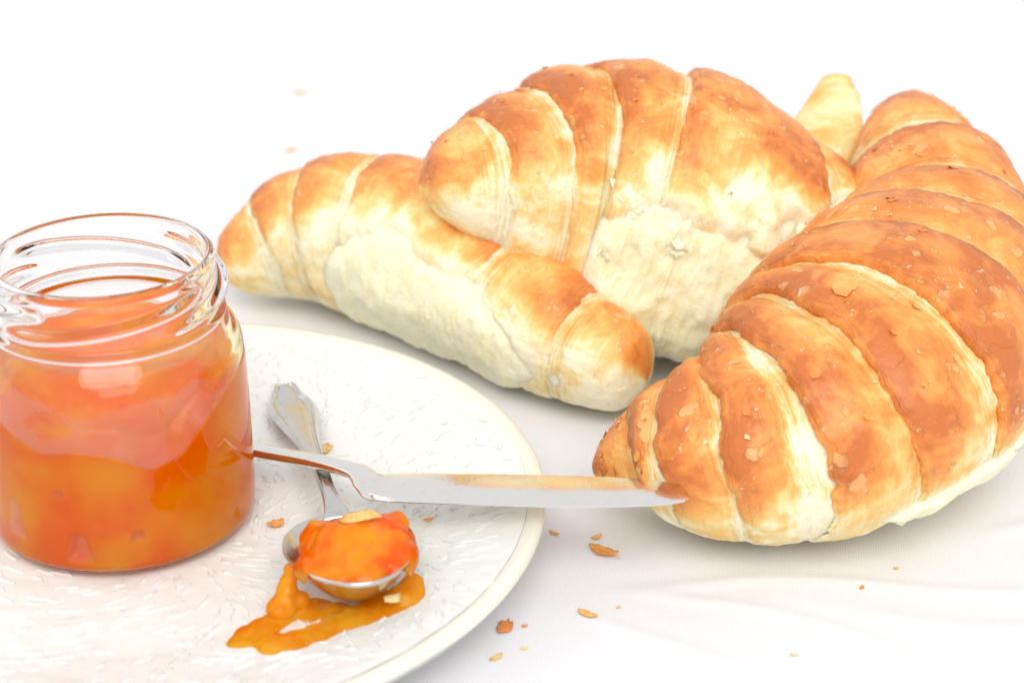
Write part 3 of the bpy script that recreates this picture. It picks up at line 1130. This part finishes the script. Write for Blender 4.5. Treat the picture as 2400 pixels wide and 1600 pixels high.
def blob(name, balls, voxel, mat, smooth_it=6, wobble=0.0, seed=0, wscale=2.0):
    """one fused lump from overlapping ellipsoids (x, y, z, rx, ry, rz, turn)"""
    bm = bmesh.new()
    for b in balls:
        x, y, z, rx, ry, rz = b[:6]
        tw = b[6] if len(b) > 6 else 0
        mat4 = Matrix.Translation((x * S, y * S, z * S)) @ Matrix.Rotation(tw, 4, 'Z') @ Matrix.Diagonal((rx * S, ry * S, rz * S, 1))
        bmesh.ops.create_icosphere(bm, subdivisions=3, radius=1, matrix=mat4)
    me = bpy.data.meshes.new(name)
    bm.to_mesh(me)
    bm.free()
    me.materials.append(mat)
    o = bpy.data.objects.new(name, me)
    col.objects.link(o)
    r = o.modifiers.new('r', 'REMESH')
    r.mode = 'VOXEL'
    r.voxel_size = voxel * S
    sm = o.modifiers.new('s', 'SMOOTH')
    sm.iterations = smooth_it
    sm.factor = 0.5
    bake_modifiers(o)
    if wobble:
        n = len(o.data.vertices)
        co = np.empty(n * 3, np.float32)
        no = np.empty(n * 3, np.float32)
        o.data.vertices.foreach_get('co', co)
        o.data.vertices.foreach_get('normal', no)
        co, no = co.reshape(-1, 3).astype(float), no.reshape(-1, 3).astype(float)
        co += no * (wobble * fbm(co / S, wscale, 3, seed) * S)[:, None]
        o.data.vertices.foreach_set('co', co.astype(np.float32).ravel())
        o.data.update()
    return o


SB = np.array([-2.97, -12.30])                   # middle of the bowl
SD = np.array([0.235, -0.972])                   # from handle to tip
SP = np.array([0.972, 0.235])                    # across, to the right


def bowl_xy(q, p):
    return SB[0] + SD[0] * q + SP[0] * p, SB[1] + SD[1] * q + SP[1] * p


def rim_z(q):
    return 1.68 + 0.14 * q


def build_spoon():
    root = empty('teaspoon', (SB[0], SB[1], 0.7), 'old silver teaspoon with curved ornamental handle, holding jam on the plate', 'spoon')
    # handle
    keys = [(0.0, 0.05), (0.05, 0.18), (0.15, 0.27), (0.35, 0.325), (0.55, 0.33), (0.66, 0.345), (0.78, 0.43), (0.95, 0.50), (1.25, 0.525), (1.7, 0.49),
            (2.3, 0.40), (3.0, 0.29), (3.8, 0.205), (4.6, 0.165), (5.4, 0.155), (6.1, 0.175), (6.6, 0.24), (6.9, 0.32)]
    hs = np.array([k[0] for k in keys])
    hw = np.array([k[1] for k in keys])
    E0 = np.array([-5.08, -4.25])
    E1 = np.array(bowl_xy(-1.45, 0))
    Lh = 6.9
    zs = np.interp(hs, [0, 1.0, 2.5, 4.0, 5.2, 6.2, 6.9], [0.92, 0.93, 1.10, 1.32, 1.40, 1.43, 1.42])
    pts = [(*(E0 + (E1 - E0) * (s / Lh)), z) for s, z in zip(hs, zs)]
    n = 150
    def prof(off, w, sa, t):
        v = np.abs(off) / np.maximum(w, 1e-3)
        bead = 0.075 * np.exp(-((v - 0.80) / 0.09) ** 2) - 0.03 * np.exp(-((v - 0.58) / 0.08) ** 2)
        return bead * (sa > 0.2) * smooth(0.0, 0.03, t) * (1 - smooth(0.75, 0.95, t))
    Q, V, N, B = sweep('handle', pts, hw, np.full(len(hs), 0.065), M_SPOON, n, 56, 3.2, profile=prof)
    closed_sweep('handle', V, M_SPOON, root)
    # bowl: inside and outside skins joined over a rounded lip
    nr, na = 22, 96
    a = np.linspace(0, 2 * np.pi, na, endpoint=False)
    la, lb = 1.62, 1.20
    shape = lambda aa: (np.cos(aa) * la * (1 - 0.0 * np.cos(aa)), np.sin(aa) * lb * (1 - 0.13 * np.cos(aa)))
    rows = []
    for r, d in [(x, 0.0) for x in np.linspace(0.02, 1, nr)] + [(1.015, 0.02)] + [(x, 0.07) for x in np.linspace(1.02, 0.02, nr)]:
        q, p = shape(a)
        q, p = q * r, p * r
        rr = min(r, 1.0)
        dep = 0.88 * (1 - rr ** 2.4) * (0.92 + 0.08 * np.cos(a))
        x, y = bowl_xy(q, p)
        z = rim_z(q) - dep - d + (0.03 if r == 1.015 else 0)
        if d == 0.07 and r < 1.0:
            z = z - 0.01
        rows.append(np.stack([x, y, z], -1))
    V = np.stack(rows)
    closed_sweep('bowl', V, M_SPOON, root)


build_spoon()
balls = []
for q, p, z, rp, rq, rz in ((0.55, 0.0, 1.62, 1.12, 0.95, 0.50), (0.1, 0.05, 1.70, 1.10, 0.95, 0.52), (-0.45, -0.05, 1.35, 0.85, 0.75, 0.42), (0.9, -0.1, 1.5, 0.62, 0.5, 0.34),
                            (-0.45, 0.85, 1.62, 0.34, 0.55, 0.32), (0.25, 0.90, 1.60, 0.28, 0.55, 0.30), (-0.85, 0.60, 1.52, 0.30, 0.34, 0.26), (0.2, -0.7, 1.62, 0.38, 0.5, 0.3)):
    x, y = bowl_xy(q, p)
    balls.append((x, y, z, rp, rq, rz, 0.24))
d = blob('jam_dollop', balls, 0.04, M_JAM_SPOON, 3, 0.19, 21, 1.6)
co = np.empty(len(d.data.vertices) * 3, np.float32)
d.data.vertices.foreach_get('co', co)
co = co.reshape(-1, 3).astype(float) / S
rel = co[:, :2] - SB
bq, bp = rel @ SD, rel @ SP
rho = np.hypot(bq / 1.62, bp / 1.20)
floor_z = rim_z(bq) - 0.88 * (1 - np.clip(rho, 0, 1) ** 2.4) + 0.012
co[:, 2] = np.where(rho < 1.0, np.maximum(co[:, 2], floor_z), np.maximum(co[:, 2], rim_z(bq) - 0.28))
d.data.vertices.foreach_set('co', (co * S).astype(np.float32).ravel())
d.data.update()
tag(d, 'glossy orange jam heaped in the bowl of the teaspoon', 'jam')

pz = lambda x, y: float(plate_z(x, y))
strand = [(-4.02, -12.75, 1.55, 0.13), (-4.08, -12.85, 1.30, 0.15), (-4.14, -12.98, 1.05, 0.20), (-4.22, -13.12, 0.86, 0.25), (-4.40, -13.35, 0.78, 0.24), (-4.60, -13.58, 0.76, 0.22), (-4.78, -13.80, 0.75, 0.21), (-4.85, -13.98, 0.74, 0.18),
          (-4.42, -14.12, 0.74, 0.18), (-4.20, -14.16, 0.74, 0.24), (-3.92, -14.08, 0.74, 0.24), (-3.62, -13.95, 0.74, 0.22), (-3.30, -13.76, 0.75, 0.24), (-3.02, -13.55, 0.76, 0.27), (-2.72, -13.36, 0.76, 0.30),
          (-2.42, -13.18, 0.78, 0.33), (-2.12, -12.98, 0.85, 0.34), (-1.92, -12.80, 0.95, 0.28), (-1.84, -12.62, 1.12, 0.20), (-3.9, -12.9, 0.9, 0.22), (-3.6, -12.95, 0.8, 0.28), (-3.2, -13.1, 0.78, 0.3)]
fine = catmull(np.array(strand[:8]), 30).tolist() + catmull(np.array(strand[8:19]), 44).tolist() + strand[19:]
balls = []
for i, (x, y, z, r) in enumerate(fine):
    k = 1 + 0.25 * math.sin(i * 1.7) * math.sin(i * 0.6)
    flat = 0.22 if z < 0.85 else 0.8
    r *= 1.3 if z < 0.85 else 1.0
    zz = max(z, pz(x, y) + 0.01) if z > 0.85 else pz(x, y) + 0.01
    balls.append((x, y, zz, r * k, r * k, max(r * flat, 0.05)))
for x, y, r in ((-4.75, -13.95, 0.28), (-4.15, -14.2, 0.30), (-3.85, -14.2, 0.26), (-4.5, -13.6, 0.26), (-3.4, -13.95, 0.26), (-2.3, -13.2, 0.4)):
    balls.append((x, y, pz(x, y) + 0.01, r * 1.2, r, 0.05))
d = blob('spilled_jam', balls, 0.032, M_JAM_THIN, 5, 0.04, 33, 3.0)
tag(d, 'amber jam dripped from the spoon and smeared on the plate', 'jam')


# ------------------------------------------------------------------ knife
def build_knife():
    root = empty('butter_knife', (-0.5, -10.2, 1.4), 'silver butter knife lying across the spoon handle and over the plate rim', 'knife')
    pts = [(-9.6, -5.2, 0.95), (-8.0, -6.05, 1.0), (-6.4, -7.05, 1.15), (-4.97, -8.08, 1.35), (-3.98, -8.85, 1.58), (-3.22, -9.32, 1.64), (-3.02, -9.44, 1.62), (-2.86, -9.56, 1.50), (-2.70, -9.64, 1.43), (-2.5, -9.70, 1.42)]
    Q, V, N, B = sweep('handle', pts, [0.45, 0.45, 0.3, 0.2, 0.2, 0.23, 0.27, 0.36, 0.48, 0.5], [0.12, 0.12, 0.11, 0.10, 0.10, 0.09, 0.08, 0.07, 0.06, 0.05], M_KNIFE, 120, 32, 3.4)
    closed_sweep('handle', V, M_KNIFE, root)
    # blade: flat on top, sharpened along the near edge
    A0, A1 = np.array([-2.72, -9.64, 1.44]), np.array([3.36, -11.02, 2.02])
    D = A1 - A0
    Lb = np.linalg.norm(D)
    D = D / Lb
    Sd = np.cross(D, np.array([0, 0, 1.0]))
    Sd /= np.linalg.norm(Sd)                          # to the near side
    U = np.cross(Sd, D)
    tilt = math.radians(-2.5)
    Sd, U = Sd * math.cos(tilt) - U * math.sin(tilt), U * math.cos(tilt) + Sd * math.sin(tilt)
    n = 90
    t = 1 - (1 - np.linspace(0, 1, n)) ** 1.5
    far = -np.interp(t, [0, 0.03, 0.08, 0.35, 0.62, 0.80, 0.88, 0.94, 0.97, 0.99, 1], [0.40, 0.50, 0.56, 0.62, 0.64, 0.62, 0.56, 0.44, 0.32, 0.18, -0.06])
    near = np.interp(t, [0, 0.03, 0.08, 0.35, 0.62, 0.80, 0.88, 0.94, 0.97, 0.99, 1], [0.42, 0.56, 0.64, 0.66, 0.64, 0.54, 0.46, 0.38, 0.32, 0.26, 0.14])
    cs = [(0.0, 0.0), (0.02, 0.045), (0.08, 0.055), (0.45, 0.06), (0.86, 0.055), (0.93, 0.03), (1.0, -0.012), (1.0, -0.03), (0.93, -0.055), (0.5, -0.06), (0.08, -0.055), (0.02, -0.045)]
    V = []
    for i in range(n):
        c = A0 + D * (t[i] * Lb)
        far_, near_ = far[i] * 1.02, near[i] * 0.95
        th = 0.9 if t[i] < 0.9 else 0.9 - 0.6 * (t[i] - 0.9) / 0.1
        V.append([c + Sd * (far_ + (near_ - far_) * a) + U * (b * th) for a, b in cs])
    o = closed_sweep('blade', np.array(V), M_KNIFE, root)
    md = o.modifiers.new('e', 'EDGE_SPLIT')
    md.split_angle = math.radians(28)


build_knife()

# ------------------------------------------------------------------ crumbs and flakes
def flake(x, y, z, r, asp, rot, brown, label, group, seed, thick=0.03, curl=0.3, mat=None, name='pastry_flake'):
    rnd = random.Random(seed)
    n, rings = 18, 4
    outline = [r * rnd.uniform(0.72, 1.15) for _ in range(n)]
    top, bot = [], []
    cr, sr = math.cos(rot), math.sin(rot)
    for side, lst in ((1, top), (-1, bot)):
        for k in range(1, rings + 1):
            f = k / rings
            for j in range(n):
                a = j / n * 2 * math.pi
                px, py = outline[j] * f * math.cos(a), outline[j] * f * asp * math.sin(a)
                pz_ = curl * (px * px + 0.4 * py * py) / max(r, 1e-6) + side * thick * (1 - 0.6 * f * f) * 0.5
                lst.append((px * cr - py * sr, px * sr + py * cr, pz_))
    V = np.array(top + bot)
    V[:, 2] += 0.2 * r * fbm(V + seed, 2.2 / max(r, 0.05) * 0.3, 2, seed)
    V[:, 2] -= V[:, 2].min()
    c = n * rings
    F = []
    for k in range(rings - 1):
        for j in range(n):
            j2 = (j + 1) % n
            F.append((k * n + j, (k + 1) * n + j, (k + 1) * n + j2, k * n + j2))
            F.append((c + k * n + j, c + k * n + j2, c + (k + 1) * n + j2, c + (k + 1) * n + j))
    for j in range(n):
        j2 = (j + 1) % n
        a = (rings - 1) * n
        F.append((a + j, c + a + j, c + a + j2, a + j2))
    F.append(tuple(range(n)))
    F.append(tuple(range(2 * c - c + n - 1, c - 1, -1)))
    br = np.full(len(V), brown) + 0.25 * fbm(V + seed * 3.3, 4.0, 3, seed)
    o = mesh_obj(name, V, F, mat or M_FLAKE, None, True, {'brown': br, 'lam': np.full(len(V), 0.4)}, V[:, :2], loc=(x, y, z))
    tag(o, label, 'crumb', group)
    return o


cz = lambda x, y: float(cloth_z(np.array([x]), np.array([y]))[0]) - 0.08 + 0.005
G = 'pastry crumbs scattered on the tablecloth'
for i, (x, y, r, asp, rot, b, lab) in enumerate([
    (1.82, -9.67, 0.36, 0.42, -0.5, 0.50, 'largest golden pastry flake on the cloth, below the knife tip'),
    (1.71, -9.10, 0.12, 0.5, 0.6, 0.38, 'small pale flake just behind the largest flake on the cloth'),
    (0.86, -8.93, 0.11, 0.5, -0.6, 0.40, 'small flake between the plate rim and the largest flake'),
    (-0.13, -12.36, 0.22, 0.7, 1.0, 0.72, 'dark brown curled flake on the cloth beside the plate'),
    (0.24, -12.30, 0.065, 0.6, 0.2, 0.62, 'tiny brown crumb right next to the dark curled flake'),
    (1.44, -11.96, 0.22, 0.35, -0.6, 0.36, 'slender pale flake on the cloth right of the dark curled flake'),
    (-0.29, -13.36, 0.15, 0.4, 0.7, 0.32, 'pale sliver on the cloth nearest the bottom edge beside the plate'),
    (6.79, -11.00, 0.065, 0.6, 0.9, 0.70, 'tiny brown crumb on the cloth in front of the large croissant'),
    (-7.01, 19.3, 0.18, 0.7, 0.2, 0.18, 'farthest pale crumb on the blurred cloth at the back'),
    (-6.77, 13.7, 0.16, 0.6, 0.5, 0.20, 'blurred pale crumb on the cloth behind the left croissant'),
    (5.19, -13.25, 0.07, 0.4, -0.2, 0.15, 'tiny pale crumb on the smooth cloth at the bottom right'),
    (7.59, -10.25, 0.06, 0.6, 0.1, 0.36, 'tiny golden crumb close under the large croissant'),
    (2.03, -11.69, 0.05, 0.5, 0.8, 0.30, 'speck of crumb right of the slender pale flake'),
    (0.23, -13.05, 0.07, 0.4, 0.1, 0.18, 'faint pale crumb below the dark curled flake')]):
    flake(x, y, cz(x, y), r, asp, rot, b, lab, G, 300 + i, thick=0.06 if r > 0.15 else 0.05, curl=0.25)
G2 = 'pastry crumbs on the plate'
for i, (x, y, r, asp, rot, b, lab) in enumerate([
    (-4.01, -6.72, 0.25, 0.8, 0.3, 0.30, 'pale round flake on the plate beside the spoon handle'),
    (-4.68, -9.79, 0.18, 0.75, 0.6, 0.46, 'golden flake on the plate between jar and spoon bowl'),
    (-1.64, -9.91, 0.11, 0.5, 0.4, 0.50, 'small golden crumb on the plate under the knife blade'),
    (-3.14, -9.95, 0.20, 0.4, -0.1, 0.36, 'thin flake on the plate just behind the spoon bowl')]):
    flake(x, y, pz(x, y) + 0.03, r, asp, rot, b, lab, G2, 340 + i, thick=0.04)
near_top = co[np.hypot(co[:, 0] + 2.78, co[:, 1] + 12.3) < 0.25][:, 2].max()
flake(-2.78, -12.30, near_top - 0.05, 0.40, 0.42, 0.1, 0.26, 'ragged pale pastry flake stuck on top of the spooned jam', G2, 371, thick=0.06, curl=-0.12)
flake(-2.16, -13.22, 1.08, 0.17, 0.8, 0.4, 0.05, 'cream crumb stuck in the jam under the spoon bowl', G2, 372, thick=0.12, curl=0.1)
